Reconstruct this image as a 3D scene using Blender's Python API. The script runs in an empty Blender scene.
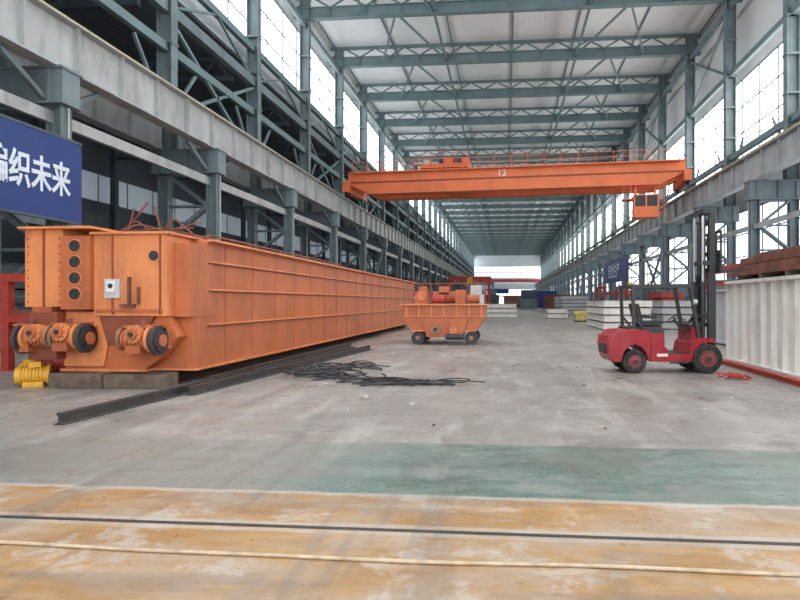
import bpy, math, random
from mathutils import Vector, Matrix
random.seed(7)
scene = bpy.context.scene
COL = scene.collection

# ---------------------------------------------------------------- materials
def new_mat(name):
    m = bpy.data.materials.new(name); m.use_nodes = True
    return m, m.node_tree.nodes, m.node_tree.links, m.node_tree.nodes["Principled BSDF"]

def mat(name, col, rough=0.55, metal=0.0, var=0.18, scale=3.0, dirt=None, dirt_amt=0.4, bump=0.0):
    m, N, L, b = new_mat(name)
    b.inputs["Roughness"].default_value = rough
    b.inputs["Metallic"].default_value = metal
    tc = N.new("ShaderNodeTexCoord")
    n = N.new("ShaderNodeTexNoise"); n.inputs["Scale"].default_value = scale
    n.inputs["Detail"].default_value = 6
    L.new(tc.outputs["Object"], n.inputs["Vector"])
    r = N.new("ShaderNodeValToRGB")
    d = tuple(c*(1-var) for c in col[:3]); u = tuple(min(1, c*(1+var)) for c in col[:3])
    r.color_ramp.elements[0].position = 0.3; r.color_ramp.elements[0].color = (*d, 1)
    r.color_ramp.elements[1].position = 0.7; r.color_ramp.elements[1].color = (*u, 1)
    L.new(n.outputs["Fac"], r.inputs["Fac"])
    out = r.outputs["Color"]
    if dirt:
        mp = N.new("ShaderNodeMapping"); mp.inputs["Scale"].default_value = (1.6, 1.6, 0.45)
        L.new(tc.outputs["Object"], mp.inputs[0])
        n2 = N.new("ShaderNodeTexNoise"); n2.inputs["Scale"].default_value = scale
        n2.inputs["Detail"].default_value = 12; n2.inputs["Roughness"].default_value = 0.72
        L.new(mp.outputs[0], n2.inputs["Vector"])
        r2 = N.new("ShaderNodeValToRGB")
        r2.color_ramp.elements[0].position = 0.48; r2.color_ramp.elements[0].color = (0, 0, 0, 1)
        r2.color_ramp.elements[1].position = 0.66; r2.color_ramp.elements[1].color = (dirt_amt,)*3 + (1,)
        L.new(n2.outputs["Fac"], r2.inputs["Fac"])
        mx = N.new("ShaderNodeMixRGB"); mx.inputs[2].default_value = (*dirt, 1)
        L.new(r2.outputs["Color"], mx.inputs[0]); L.new(out, mx.inputs[1]); out = mx.outputs[0]
    L.new(out, b.inputs["Base Color"])
    if bump > 0:
        bp = N.new("ShaderNodeBump"); bp.inputs["Strength"].default_value = bump
        bp.inputs["Distance"].default_value = 0.02
        L.new(n.outputs["Fac"], bp.inputs["Height"]); L.new(bp.outputs[0], b.inputs["Normal"])
    return m

def corrugated(name, col, axis, period, strength=0.2, rough=0.7):
    m, N, L, b = new_mat(name)
    b.inputs["Roughness"].default_value = rough
    tc = N.new("ShaderNodeTexCoord")
    w = N.new("ShaderNodeTexWave"); w.wave_type = 'BANDS'; w.bands_direction = axis
    w.inputs["Scale"].default_value = 0.314/period*1.0
    L.new(tc.outputs["Object"], w.inputs["Vector"])
    bp = N.new("ShaderNodeBump"); bp.inputs["Strength"].default_value = strength; bp.inputs["Distance"].default_value = 0.04
    L.new(w.outputs["Fac"], bp.inputs["Height"]); L.new(bp.outputs[0], b.inputs["Normal"])
    n = N.new("ShaderNodeTexNoise"); n.inputs["Scale"].default_value = 0.12; n.inputs["Detail"].default_value = 3
    L.new(tc.outputs["Object"], n.inputs["Vector"])
    r = N.new("ShaderNodeValToRGB")
    r.color_ramp.elements[0].position = 0.3; r.color_ramp.elements[0].color = (*[c*0.93 for c in col], 1)
    r.color_ramp.elements[1].position = 0.7; r.color_ramp.elements[1].color = (*[min(1, c*1.05) for c in col], 1)
    L.new(n.outputs["Fac"], r.inputs["Fac"]); L.new(r.outputs["Color"], b.inputs["Base Color"])
    return m

def glow(name, col, s):
    m, N, L, b = new_mat(name)
    b.inputs["Base Color"].default_value = (0.8, 0.85, 0.9, 1)
    b.inputs["Roughness"].default_value = 0.3
    tc = N.new("ShaderNodeTexCoord")
    n = N.new("ShaderNodeTexNoise"); n.inputs["Scale"].default_value = 0.15
    L.new(tc.outputs["Object"], n.inputs["Vector"])
    r = N.new("ShaderNodeValToRGB")
    r.color_ramp.elements[0].color = (*[c*0.8 for c in col], 1); r.color_ramp.elements[1].color = (*col, 1)
    L.new(n.outputs["Fac"], r.inputs["Fac"]); L.new(r.outputs["Color"], b.inputs["Emission Color"])
    b.inputs["Emission Strength"].default_value = s
    return m

M_STEEL = mat("steel_paint_bluegrey", (0.15, 0.205, 0.225), 0.6, 0, 0.15, 1.0, (0.07, 0.08, 0.08), 0.5)
M_STEELD = mat("steel_paint_dark", (0.06, 0.085, 0.105), 0.6, 0, 0.2, 1.0)
M_TRUSS = mat("truss_paint", (0.14, 0.21, 0.225), 0.6, 0, 0.12, 0.8)
M_RUN = mat("runway_beam_paint", (0.38, 0.405, 0.41), 0.55, 0, 0.14, 0.6, (0.16, 0.16, 0.155), 0.6)
M_YEL = mat("yellow_paint", (0.55, 0.42, 0.12), 0.5, 0, 0.2, 2.0)
M_ORG = mat("orange_primer_shaded", (0.50, 0.14, 0.05), 0.5, 0, 0.12, 0.9, (0.24, 0.08, 0.045), 0.6)  # primer tone darkened to carry the shade on the girder's side
M_ORGL = mat("orange_primer_lit", (0.72, 0.255, 0.095), 0.48, 0, 0.12, 1.2, (0.36, 0.125, 0.06), 0.6)  # paler copy of the same primer, lit front and highlights put into colour
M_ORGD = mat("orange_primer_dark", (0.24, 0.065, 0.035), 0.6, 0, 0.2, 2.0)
M_CRANE = mat("crane_orange", (0.74, 0.175, 0.06), 0.5, 0, 0.1, 0.5, (0.42, 0.11, 0.06), 0.4)
M_RED = mat("forklift_red", (0.36, 0.014, 0.026), 0.34, 0, 0.15, 4.0, (0.20, 0.10, 0.09), 0.4)
M_BLK = mat("black_rubber", (0.022, 0.021, 0.022), 0.85, 0, 0.3, 8.0, (0.13, 0.12, 0.11), 0.6)
M_HUB = mat("wheel_rim", (0.25, 0.05, 0.05), 0.6, 0, 0.3, 8.0, (0.16, 0.13, 0.12), 0.7)
M_DK = mat("dark_iron", (0.045, 0.045, 0.05), 0.5, 0.3, 0.3, 6.0)
M_GUARD = mat("guard_grey_paint", (0.045, 0.047, 0.052), 0.5, 0.1, 0.2, 6.0)
M_RAIL = mat("rail_steel", (0.075, 0.072, 0.075), 0.5, 0.5, 0.3, 4.0, (0.16, 0.09, 0.06), 0.5)
M_RUST = mat("rusty_steel", (0.21, 0.08, 0.055), 0.8, 0, 0.35, 3.0, (0.10, 0.06, 0.05), 0.6)
M_WHT = mat("white_primer", (0.80, 0.79, 0.75), 0.55, 0, 0.05, 1.5, (0.46, 0.40, 0.33), 0.45)
M_WHT2 = mat("grey_primer", (0.50, 0.52, 0.52), 0.6, 0, 0.1, 1.5)
M_WOOD = mat("timber", (0.13, 0.095, 0.07), 0.85, 0, 0.35, 6.0, (0.3, 0.25, 0.2), 0.3)
M_BLUE = mat("banner_blue", (0.008, 0.034, 0.18), 0.5, 0, 0.08, 1.0)
M_LET = mat("letter_white", (0.66, 0.74, 0.82), 0.6, 0, 0.03, 1.0)
M_HOSE = mat("hose_beige", (0.50, 0.40, 0.28), 0.7, 0, 0.3, 8.0)
M_GRAYC = mat("gearbox_grey", (0.40, 0.20, 0.12), 0.5, 0.2, 0.25, 5.0, (0.13, 0.11, 0.10), 0.9)
M_MOT = mat("motor_yellow", (0.75, 0.40, 0.03), 0.5, 0, 0.15, 5.0)
M_REDP = mat("red_paint", (0.42, 0.05, 0.035), 0.55, 0, 0.2, 3.0)
M_SEAT = mat("seat_vinyl", (0.03, 0.03, 0.035), 0.6, 0, 0.2, 5.0)
M_ROOF = corrugated("roof_sheet", (0.84, 0.86, 0.87), 'X', 0.5)
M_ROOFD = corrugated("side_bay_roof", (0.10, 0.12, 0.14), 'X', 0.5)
M_WALLR = corrugated("wall_sheet_white", (0.82, 0.83, 0.83), 'Y', 0.4)
M_WALLB = corrugated("wall_sheet_grey", (0.42, 0.46, 0.49), 'Y', 0.4)
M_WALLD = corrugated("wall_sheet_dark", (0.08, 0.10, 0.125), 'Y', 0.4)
M_WALLE = corrugated("wall_sheet_end", (0.60, 0.66, 0.70), 'X', 0.5)
M_WINL = glow("window_daylight_left", (0.93, 0.97, 1.0), 4.0)
M_WINR = glow("window_daylight_right", (1.0, 0.97, 0.92), 5.6)
M_WINS = glow("window_daylight_low", (0.94, 0.96, 1.0), 2.6)
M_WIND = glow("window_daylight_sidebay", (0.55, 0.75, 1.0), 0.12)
M_WINE = glow("window_daylight_end", (0.92, 0.97, 1.0), 1.8)

# ---------------------------------------------------------------- floor
def floor_mat():
    m, N, L, b = new_mat("painted_concrete_floor")
    tc = N.new("ShaderNodeTexCoord")
    sep = N.new("ShaderNodeSeparateXYZ"); L.new(tc.outputs["Object"], sep.inputs[0])
    def noise(scale, detail=6, rough=0.55, stretch=None, off=(0, 0, 0)):
        n = N.new("ShaderNodeTexNoise"); n.inputs["Scale"].default_value = scale
        n.inputs["Detail"].default_value = detail; n.inputs["Roughness"].default_value = rough
        mp = N.new("ShaderNodeMapping"); mp.inputs["Scale"].default_value = stretch or (1, 1, 1); mp.inputs["Location"].default_value = off
        L.new(tc.outputs["Object"], mp.inputs[0]); L.new(mp.outputs[0], n.inputs["Vector"])
        return n.outputs["Fac"]
    def math_(op, a, c, clamp=False):
        x = N.new("ShaderNodeMath"); x.operation = op; x.use_clamp = clamp
        for i, v in enumerate((a, c)):
            if isinstance(v, (int, float)): x.inputs[i].default_value = v
            else: L.new(v, x.inputs[i])
        return x.outputs[0]
    def ramp(f, p0, p1, c0=(0, 0, 0, 1), c1=(1, 1, 1, 1)):
        r = N.new("ShaderNodeValToRGB"); r.color_ramp.elements[0].position = p0; r.color_ramp.elements[1].position = p1
        r.color_ramp.elements[0].color = c0; r.color_ramp.elements[1].color = c1
        L.new(f, r.inputs[0]); return r.outputs[0]
    def mix(f, a, c):
        x = N.new("ShaderNodeMixRGB")
        if isinstance(f, (int, float)): x.inputs[0].default_value = f
        else: L.new(f, x.inputs[0])
        for i, v in ((1, a), (2, c)):
            if isinstance(v, tuple): x.inputs[i].default_value = v
            else: L.new(v, x.inputs[i])
        return x.outputs[0]
    X, Y = sep.outputs[0], sep.outputs[1]
    def step(v, edge, soft):
        return math_('DIVIDE', math_('SUBTRACT', v, edge-soft/2), soft, True)
    big = noise(0.35, 10, 0.65); mid = noise(1.4, 12, 0.75, None, (13, 5, 0)); fine = noise(9.0, 10, 0.75)
    streak = noise(1.0, 10, 0.7, (2.2, 0.45, 1)); streakx = noise(1.3, 12, 0.72, (0.7, 2.4, 1))
    conc = ramp(big, 0.36, 0.64, (0.245, 0.222, 0.205, 1), (0.385, 0.36, 0.335, 1))
    conc = mix(math_('MULTIPLY', ramp(mid, 0.46, 0.58), 0.5), conc, (0.205, 0.185, 0.17, 1))
    conc = mix(math_('MULTIPLY', ramp(streak, 0.52, 0.61), 0.45), conc, (0.50, 0.475, 0.445, 1))
    conc = mix(math_('MULTIPLY', ramp(fine, 0.54, 0.66), 0.5), conc, (0.15, 0.137, 0.127, 1))
    wob = math_('MULTIPLY', math_('SUBTRACT', mid, 0.5), 0.16)
    Yw = math_('ADD', Y, wob)
    green = ramp(streakx, 0.35, 0.65, (0.08, 0.135, 0.112, 1), (0.175, 0.245, 0.205, 1))
    green = mix(math_('MULTIPLY', ramp(fine, 0.52, 0.66), 0.4), green, (0.36, 0.385, 0.35, 1))
    inG = math_('MULTIPLY', step(Yw, 5.2, 0.04), math_('SUBTRACT', 1.0, step(Yw, 7.15, 0.06)))
    Xw = math_('ADD', X, math_('MULTIPLY', math_('SUBTRACT', streakx, 0.5), 5.0))
    Xw = math_('SUBTRACT', Xw, math_('MULTIPLY', math_('SUBTRACT', Y, 6.0), 0.25))
    cover = math_('ADD', 0.32, math_('MULTIPLY', step(Xw, -1.9, 0.8), 0.68))
    inG = math_('MULTIPLY', inG, cover)
    inG = math_('MULTIPLY', inG, math_('SUBTRACT', 1.0, math_('MULTIPLY', ramp(mid, 0.50, 0.58), 0.5)))
    base = mix(inG, conc, green)
    och = ramp(streakx, 0.34, 0.66, (0.31, 0.165, 0.06, 1), (0.47, 0.285, 0.125, 1))
    wear = math_('MULTIPLY', ramp(noise(0.8, 12, 0.75, (0.8, 1.5, 1), (3, 9, 0)), 0.46, 0.57), 0.7)
    och = mix(wear, och, (0.41, 0.325, 0.25, 1))
    och = mix(math_('MULTIPLY', ramp(mid, 0.53, 0.59), 0.6), och, (0.51, 0.465, 0.42, 1))
    och = mix(math_('MULTIPLY', ramp(fine, 0.55, 0.69), 0.5), och, (0.21, 0.145, 0.095, 1))
    inO = math_('SUBTRACT', 1.0, step(Yw, 5.2, 0.03))
    base = mix(inO, base, och)
    for yc, w, a in ((4.48, 0.03, 0.6), (4.34, 0.03, 0.6), (5.2, 0.04, 0.6)):
        line = math_('SUBTRACT', 1.0, step(math_('ABSOLUTE', math_('SUBTRACT', Yw, yc), 0), w, 0.04))
        base = mix(math_('MULTIPLY', line, a), base, (0.50, 0.47, 0.43, 1))
    for src, per in ((X, 6.0), (Y, 6.0)):
        fr = math_('FRACT', math_('DIVIDE', math_('ADD', src, 603.2), per), 0)
        line = math_('LESS_THAN', fr, 0.003)
        base = mix(math_('MULTIPLY', line, 0.25), base, (0.16, 0.15, 0.14, 1))
    sc = math_('MULTIPLY', ramp(noise(1.0, 5, 0.6, (1.6, 0.12, 1)), 0.55, 0.62), 0.38)
    base = mix(sc, base, (0.15, 0.135, 0.125, 1))
    sc2 = math_('MULTIPLY', ramp(noise(1.0, 5, 0.6, (0.25, 1.9, 1), (7, 3, 0)), 0.57, 0.63), 0.3)
    base = mix(sc2, base, (0.15, 0.135, 0.125, 1))
    st = math_('MULTIPLY', ramp(noise(0.5, 6, 0.6, None, (40, 22, 0)), 0.58, 0.66), 0.4)
    base = mix(st, base, (0.12, 0.11, 0.10, 1))
    L.new(base, b.inputs["Base Color"])
    L.new(ramp(mid, 0.38, 0.62, (0.24,)*3+(1,), (0.56,)*3+(1,)), b.inputs["Roughness"])
    bp = N.new("ShaderNodeBump"); bp.inputs["Strength"].default_value = 0.18; bp.inputs["Distance"].default_value = 0.01
    L.new(fine, bp.inputs["Height"]); L.new(bp.outputs[0], b.inputs["Normal"])
    return m
M_FLOOR = floor_mat()

# ---------------------------------------------------------------- mesh builder
class MB:
    def __init__(s): s.v = []; s.f = []; s.mi = []; s.mats = []; s.sm = []
    def _m(s, m):
        if m not in s.mats: s.mats.append(m)
        return s.mats.index(m)
    def add(s, vs, fs, m, smooth=False):
        o = len(s.v); s.v += [tuple(v) for v in vs]
        for f in fs: s.f.append([i+o for i in f]); s.mi.append(s._m(m)); s.sm.append(smooth)
    def box(s, x0, x1, y0, y1, z0, z1, m):
        vs = [(x0,y0,z0),(x1,y0,z0),(x1,y1,z0),(x0,y1,z0),(x0,y0,z1),(x1,y0,z1),(x1,y1,z1),(x0,y1,z1)]
        s.add(vs, [(0,3,2,1),(4,5,6,7),(0,1,5,4),(1,2,6,5),(2,3,7,6),(3,0,4,7)], m)
    def beam(s, a, b, w, h, m, up=(0, 0, 1)):
        a = Vector(a); b = Vector(b); d = (b-a).normalized(); u = Vector(up)
        if abs(d.dot(u)) > 0.98: u = Vector((0, 1, 0))
        r = d.cross(u).normalized(); u = r.cross(d)
        vs = []
        for p in (a, b):
            for i, j in ((-1,-1),(1,-1),(1,1),(-1,1)): vs.append(p + r*(i*w/2) + u*(j*h/2))
        s.add(vs, [(0,3,2,1),(4,5,6,7),(0,1,5,4),(1,2,6,5),(2,3,7,6),(3,0,4,7)], m)
    def cyl(s, a, b, r, m, n=16, r2=None):
        a = Vector(a); b = Vector(b); d = (b-a).normalized(); u = Vector((0, 0, 1))
        if abs(d.z) > 0.95: u = Vector((1, 0, 0))
        x = d.cross(u).normalized(); y = d.cross(x)
        r2 = r if r2 is None else r2
        vs = []
        for p, q in ((a, r), (b, r2)):
            for i in range(n):
                t = 2*math.pi*i/n; vs.append(p + x*(q*math.cos(t)) + y*(q*math.sin(t)))
        s.add(vs, [(i, (i+1) % n, n+(i+1) % n, n+i) for i in range(n)], m, n > 8)
        s.add(vs[:n], [tuple(range(n))[::-1]], m); s.add(vs[n:], [tuple(range(n))], m)
    def prism(s, prof, axis, a0, a1, m):
        def P(p, t):
            if axis == 'y': return (p[0], t, p[1])
            if axis == 'x': return (t, p[0], p[1])
            return (p[0], p[1], t)
        n = len(prof); vs = [P(p, a0) for p in prof] + [P(p, a1) for p in prof]
        s.add(vs, [tuple(range(n)), tuple(range(n, 2*n))[::-1]] + [(i, n+i, n+(i+1) % n, (i+1) % n) for i in range(n)], m)
    def mesh(s, name):
        me = bpy.data.meshes.new(name); me.from_pydata(s.v, [], s.f)
        for m in s.mats: me.materials.append(m)
        for p, i, sm in zip(me.polygons, s.mi, s.sm): p.material_index = i; p.use_smooth = sm
        import bmesh
        bm = bmesh.new(); bm.from_mesh(me); bmesh.ops.recalc_face_normals(bm, faces=bm.faces); bm.to_mesh(me); bm.free()
        return me
    def obj(s, name, loc=(0, 0, 0), parent=None, bevel=0, rz=0):
        o = bpy.data.objects.new(name, s.mesh(name)); COL.objects.link(o); o.location = loc; o.rotation_euler[2] = rz
        if parent: o.parent = parent
        if bevel:
            b = o.modifiers.new("Bevel", 'BEVEL'); b.width = bevel; b.segments = 2; b.limit_method = 'ANGLE'
        return o
def inst(name, me, loc, rz=0):
    o = bpy.data.objects.new(name, me); COL.objects.link(o); o.location = loc; o.rotation_euler[2] = rz; return o
def empty(name, loc=(0, 0, 0), rz=0):
    o = bpy.data.objects.new(name, None); COL.objects.link(o); o.location = loc; o.rotation_euler[2] = rz
    o.empty_display_size = 0.3; return o
def tube(name, pts, r, m, parent=None, order=3):
    c = bpy.data.curves.new(name, 'CURVE'); c.dimensions = '3D'; c.bevel_depth = r; c.bevel_resolution = 2; c.resolution_u = 6
    lists = pts if isinstance(pts[0][0], (list, tuple)) else [pts]
    for pl in lists:
        sp = c.splines.new('NURBS'); sp.points.add(len(pl)-1)
        for i, p in enumerate(pl): sp.points[i].co = (*p, 1)
        sp.use_endpoint_u = True; sp.order_u = order
    c.materials.append(m)
    o = bpy.data.objects.new(name, c); COL.objects.link(o)
    if parent: o.parent = parent
    return o

XL, XR = -15.0, 15.9
UL, UR = -17.5, 18.2
Y0, Y1 = -14.0, 330.0
BAY = 10.7
COLY = [18.9 + BAY*i for i in range(-3, 29)]
ZT = 26.3
ZR = ZT+2.3

f = MB(); f.box(-44, 21, Y0, Y1, -0.3, 0, M_FLOOR); f.obj("floor")

# ---------------------------------------------------------------- shell
c = MB()
c.box(-18.8, 19.8, 42, Y1, ZR, ZR+.2, M_ROOF)
for a, b_ in ((-18.8, -11.5), (-4.5, -2.5), (4.5, 6.5), (13.5, 19.8)): c.box(a, b_, Y0, 42, ZR, ZR+.2, M_ROOF)  # open slots left in the unseen near roof to let sky light in
c.box(-11.5, 13.5, Y0, Y0+2, ZR, ZR+.2, M_ROOF)
c.obj("ceiling")
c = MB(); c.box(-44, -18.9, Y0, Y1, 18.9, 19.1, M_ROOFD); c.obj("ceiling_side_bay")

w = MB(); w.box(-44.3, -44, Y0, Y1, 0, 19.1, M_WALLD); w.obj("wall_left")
WR = 19.6
w = MB()
w.box(WR, WR+.2, Y0, Y1, 0, 3.6, M_WALLB); w.box(WR, WR+.2, Y0, Y1, 9.2, 13.6, M_WALLB)
w.box(WR, WR+.2, Y0, Y1, 20.2, ZR, M_WALLR)
w.box(18.7, WR, Y0, Y1, 13.2, 13.3, M_STEELD)
for z in (13.8, 14.3): w.box(18.65, 18.71, Y0, Y1, z, z+.05, M_STEEL)
y = Y0
while y < Y1: w.box(18.65, 18.71, y, y+.05, 13.3, 14.3, M_STEEL); y += 2
w.obj("wall_right")
w = MB()
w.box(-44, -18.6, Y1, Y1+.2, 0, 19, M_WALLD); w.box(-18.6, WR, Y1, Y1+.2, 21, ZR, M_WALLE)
w.box(-18.6, WR, Y1, Y1+.2, 0, 15, M_WALLE)
w.obj("wall_far")
w = MB()
w.box(-44, -15, Y0-.2, Y0, 0, 19, M_WALLD); w.box(17, WR, Y0-.2, Y0, 0, ZR, M_WALLB); w.box(-15, 17, Y0-.2, Y0, 20, ZR, M_WALLB)  # unseen wall, wide opening added so sky light enters the hall
w.obj("wall_back")
w = MB(); w.box(-18.8, -18.65, Y0, Y1, 18.9, 20.0, M_WALLB); w.box(-18.8, -18.65, Y0, Y1, 26.0, ZR, M_WALLR); w.obj("wall_clerestory_left")

def window_strip(name, x, z0, z1, m, ystep, facing, rows=1, fm=M_STEEL, t=0.09):
    e = empty(name)
    g = MB(); g.box(x, x+0.04, Y0, Y1, z0, z1, m); g.obj("glass", parent=e)
    fr = MB(); xf = x + facing*0.08
    y = Y0
    while y < Y1:
        fr.box(xf-.05, xf+.05, y-t/2, y+t/2, z0, z1, fm); y += ystep
    for i in range(rows+1):
        z = z0 + (z1-z0)*i/rows; fr.box(xf-.05, xf+.05, Y0, Y1, z-t/2, z+t/2, fm)
    fr.obj("frame", parent=e)
window_strip("window_1", -18.74, 20.0, 26.0, M_WINL, 3.3, 1, 3)
window_strip("window_2", WR+.08, 13.6, 20.2, M_WINR, 3.3, -1, 3)
window_strip("window_3", WR+.08, 3.6, 9.2, M_WINS, 2.7, -1, 3)
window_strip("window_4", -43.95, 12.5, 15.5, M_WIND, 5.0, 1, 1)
e = empty("window_5"); g = MB(); g.box(-18.6, WR, Y1+.05, Y1+.1, 15, 21, M_WINE); g.obj("glass", parent=e)
g = MB()
for i in range(19): g.box(-18.6+i*2, -18.4+i*2, Y1-.05, Y1+.04, 15, 21, M_STEEL)
g.box(-18.6, WR, Y1-.05, Y1+.04, 17.8, 18.2, M_STEEL); g.obj("frame", parent=e)
e = empty("door_1"); g = MB(); g.box(-12, 14, Y1-.3, Y1-.12, 0, 12, M_WINE)
for i in range(14): g.box(-12+i*2-.1, -12+i*2+.1, Y1-.36, Y1-.3, 0, 12, M_WALLE)
g.box(-12, 14, Y1-.36, Y1-.3, 4.5, 5.0, M_WALLE); g.box(-12, 14, Y1-.36, Y1-.3, 8.5, 12, M_WALLE); g.obj("leaf", parent=e)
g = MB(); g.box(-17, 18, Y1-.3, Y1-.2, 12.6, 14.2, M_REDP); g.obj("hanging_banner")

# ---------------------------------------------------------------- columns
def column(s, up):
    M = M_STEEL; b = MB()
    def Hx(x, z0, z1, w=0.55, d=0.5):
        b.box(x-w/2, x-w/2+.05, -d/2, d/2, z0, z1, M); b.box(x+w/2-.05, x+w/2, -d/2, d/2, z0, z1, M); b.box(x-w/2+.05, x+w/2-.05, -.03, .03, z0, z1, M)
    leg2 = abs(up)+.1
    Hx(0, 0, 8.3); Hx(s*leg2, 0, 8.3)
    b.box(-0.5, 0.5, -.5, .5, 0, .12, M); b.box(s*leg2-.5, s*leg2+.5, -.5, .5, 0, .12, M)
    z = .3; k = 0
    while z < 7.9:
        z2 = z+1.58
        a = (0.25*s, z) if k % 2 == 0 else ((leg2-.25)*s, z)
        c_ = ((leg2-.25)*s, z2) if k % 2 == 0 else (0.25*s, z2)
        for yo in (-.2, .2): b.beam((a[0], yo, a[1]), (c_[0], yo, c_[1]), .09, .12, M)
        b.beam((0.25*s, 0, z2), ((leg2-.25)*s, 0, z2), .4, .1, M)
        z = z2; k += 1
    xs = sorted([-.45*s, (leg2+.5)*s])
    b.box(xs[0], xs[1], -.42, .42, 8.3, 9.4, M)
    b.box(xs[0]-.05, xs[1]+.05, -.5, .5, 9.4, 9.48, M); b.box(xs[0]-.05, xs[1]+.05, -.5, .5, 8.25, 8.33, M)
    for xx in (.0, s*1.3, s*leg2): b.box(xx-.03, xx+.03, -.5, .5, 8.33, 9.4, M)
    Hx(up, 9.48, ZR-.3, .8, .6)
    for zz in (12.6, 15.0, 17.5, 20.0, 23.0): b.box(up-.45, up+.45, -.34, .34, zz, zz+.12, M)
    # junction box and conduit on the inner leg
    xi = -s*.3
    b.box(min(xi, xi-s*.15), max(xi, xi-s*.15), -.18, .18, 1.3, 1.9, M_WHT2); b.cyl((xi-s*.06, .0, 1.9), (xi-s*.06, .0, 8.2), .025, M_WHT2, 8)
    return b.mesh("steel_column")
meL, meR = column(-1, UL-XL), column(1, UR-XR)
for y in COLY:
    inst("steel_column", meL, (XL, y, 0)); inst("steel_column", meR, (XR, y, 0))

def runway(name, x, sgn, walk=True):
    e = empty(name, (x, 0, 0))
    b = MB()
    b.box(-.30, .30, Y0, Y1, 9.48, 9.54, M_RUN); b.box(-.32, .32, Y0, Y1, 11.2, 11.26, M_RUN); b.box(-.03, .03, Y0, Y1, 9.54, 11.2, M_RUN)
    y = Y0
    while y < Y1:
        b.box(-.24, .24, y-.015, y+.015, 9.54, 11.2, M_RUN); y += 2.4
    b.obj("girder", parent=e)
    r = MB(); r.box(-.05, .05, Y0, Y1, 11.26, 11.40, M_RAIL); r.obj("rail", parent=e)
    if walk:
        k = MB()
        x0, x1 = sorted((sgn*.32, sgn*1.35))
        k.box(x0, x1, Y0, Y1, 11.14, 11.2, M_STEELD)
        xr = sgn*1.32
        for z in (11.75, 12.3): k.box(xr-.035, xr+.035, Y0, Y1, z-.035, z+.035, M_YEL)
        y = Y0
        while y < Y1: k.box(xr-.03, xr+.03, y-.03, y+.03, 11.2, 12.3, M_YEL); y += 2.0
        k.obj("walkway", parent=e)
    return e
runway("crane_runway_beam", XL, -1); runway("crane_runway_beam", XR, 1); runway("crane_runway_beam", XL-2.8, -1, False)

b = MB()
for x, zs in ((UL, (14.6, 19.0, 25.6)), (UR, (13.2, 20.0, 25.6))):
    for z in zs: b.box(x-.15, x+.15, Y0, Y1, z, z+.45, M_TRUSS)
b.box(UL-.2, UL+.2, Y0, Y1, 16.6, 17.2, M_STEEL)
b.box(XL-.35, XL-.15, Y0, Y1, 7.7, 8.1, M_RUN)
b.box(XR-.1, XR+.1, Y0, Y1, 6.4, 6.7, M_RUN)
b.box(XL-2.6, XL-2.4, Y0, Y1, 4.6, 4.85, M_STEEL)
for i in range(len(COLY)-1):
    ya, yb = COLY[i], COLY[i+1]
    if i % 2 == 0:
        for x, za, zb in ((UL, 11.4, 16.6), (UR, 20.2, 25.6)):
            b.beam((x, ya, za), (x, yb, zb), .18, .18, M_TRUSS); b.beam((x, ya, zb), (x, yb, za), .18, .18, M_TRUSS)
    if i % 3 == 1 and ya > 40:
        for x in (XR, XL):
            b.beam((x, ya, .3), (x, yb, 8.2), .2, .2, M_STEEL); b.beam((x, ya, 8.2), (x, yb, .3), .2, .2, M_STEEL)
    for x in (UL, UR):
        b.beam((x, ya+.3, 11.4), (x, ya+2.8, 14.4), .14, .14, M_TRUSS); b.beam((x, yb-.3, 11.4), (x, yb-2.8, 14.4), .14, .14, M_TRUSS)
    b.beam((UL, ya, 17), (UL, ya+5.3, 19.1), .14, .14, M_TRUSS); b.beam((UL, ya+5.3, 19.1), (UL, yb, 17), .14, .14, M_TRUSS)
    b.beam((XR+.4, ya, 9.3), (UR+.2, ya+.0, 13.2), .16, .16, M_STEEL)
    b.beam((XL-.2, ya, 8.2), (XL-.2, ya+2.2, 9.4), .16, .16, M_STEEL); b.beam((XL-.2, yb, 8.2), (XL-.2, yb-2.2, 9.4), .16, .16, M_STEEL)
b.obj("column_bracing")

# side bay
sb = MB()
sb.box(-.3, .3, -.3, .3, 0, 18.9, M_STEELD); sb.box(-.9, .5, -.35, .35, 8.6, 9.4, M_STEELD)
for z in (3, 6, 12): sb.box(-.4, .4, -.35, .35, z, z+.15, M_STEELD)
me = sb.mesh("side_bay_column")
for y in COLY: inst("side_bay_column", me, (-42.5, y, 0))
sb = MB(); sb.box(0, 23.1, -.15, .15, 0, .35, M_STEELD); sb.box(0, 23.1, -.15, .15, 1.4, 1.7, M_STEELD)
for i in range(10):
    sb.beam((i*2.3, 0, .2), (i*2.3+1.15, 0, 1.5), .12, .12, M_STEELD); sb.beam((i*2.3+1.15, 0, 1.5), (i*2.3+2.3, 0, .2), .12, .12, M_STEELD)
me = sb.mesh("side_bay_truss")
for y in COLY: inst("side_bay_truss", me, (-42.15, y, 17.1))
sb = MB(); sb.box(-.3, .3, Y0, Y1, 9.45, 10.9, M_STEELD); sb.obj("side_bay_runway_beam", (-43.0, 0, 0))

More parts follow.
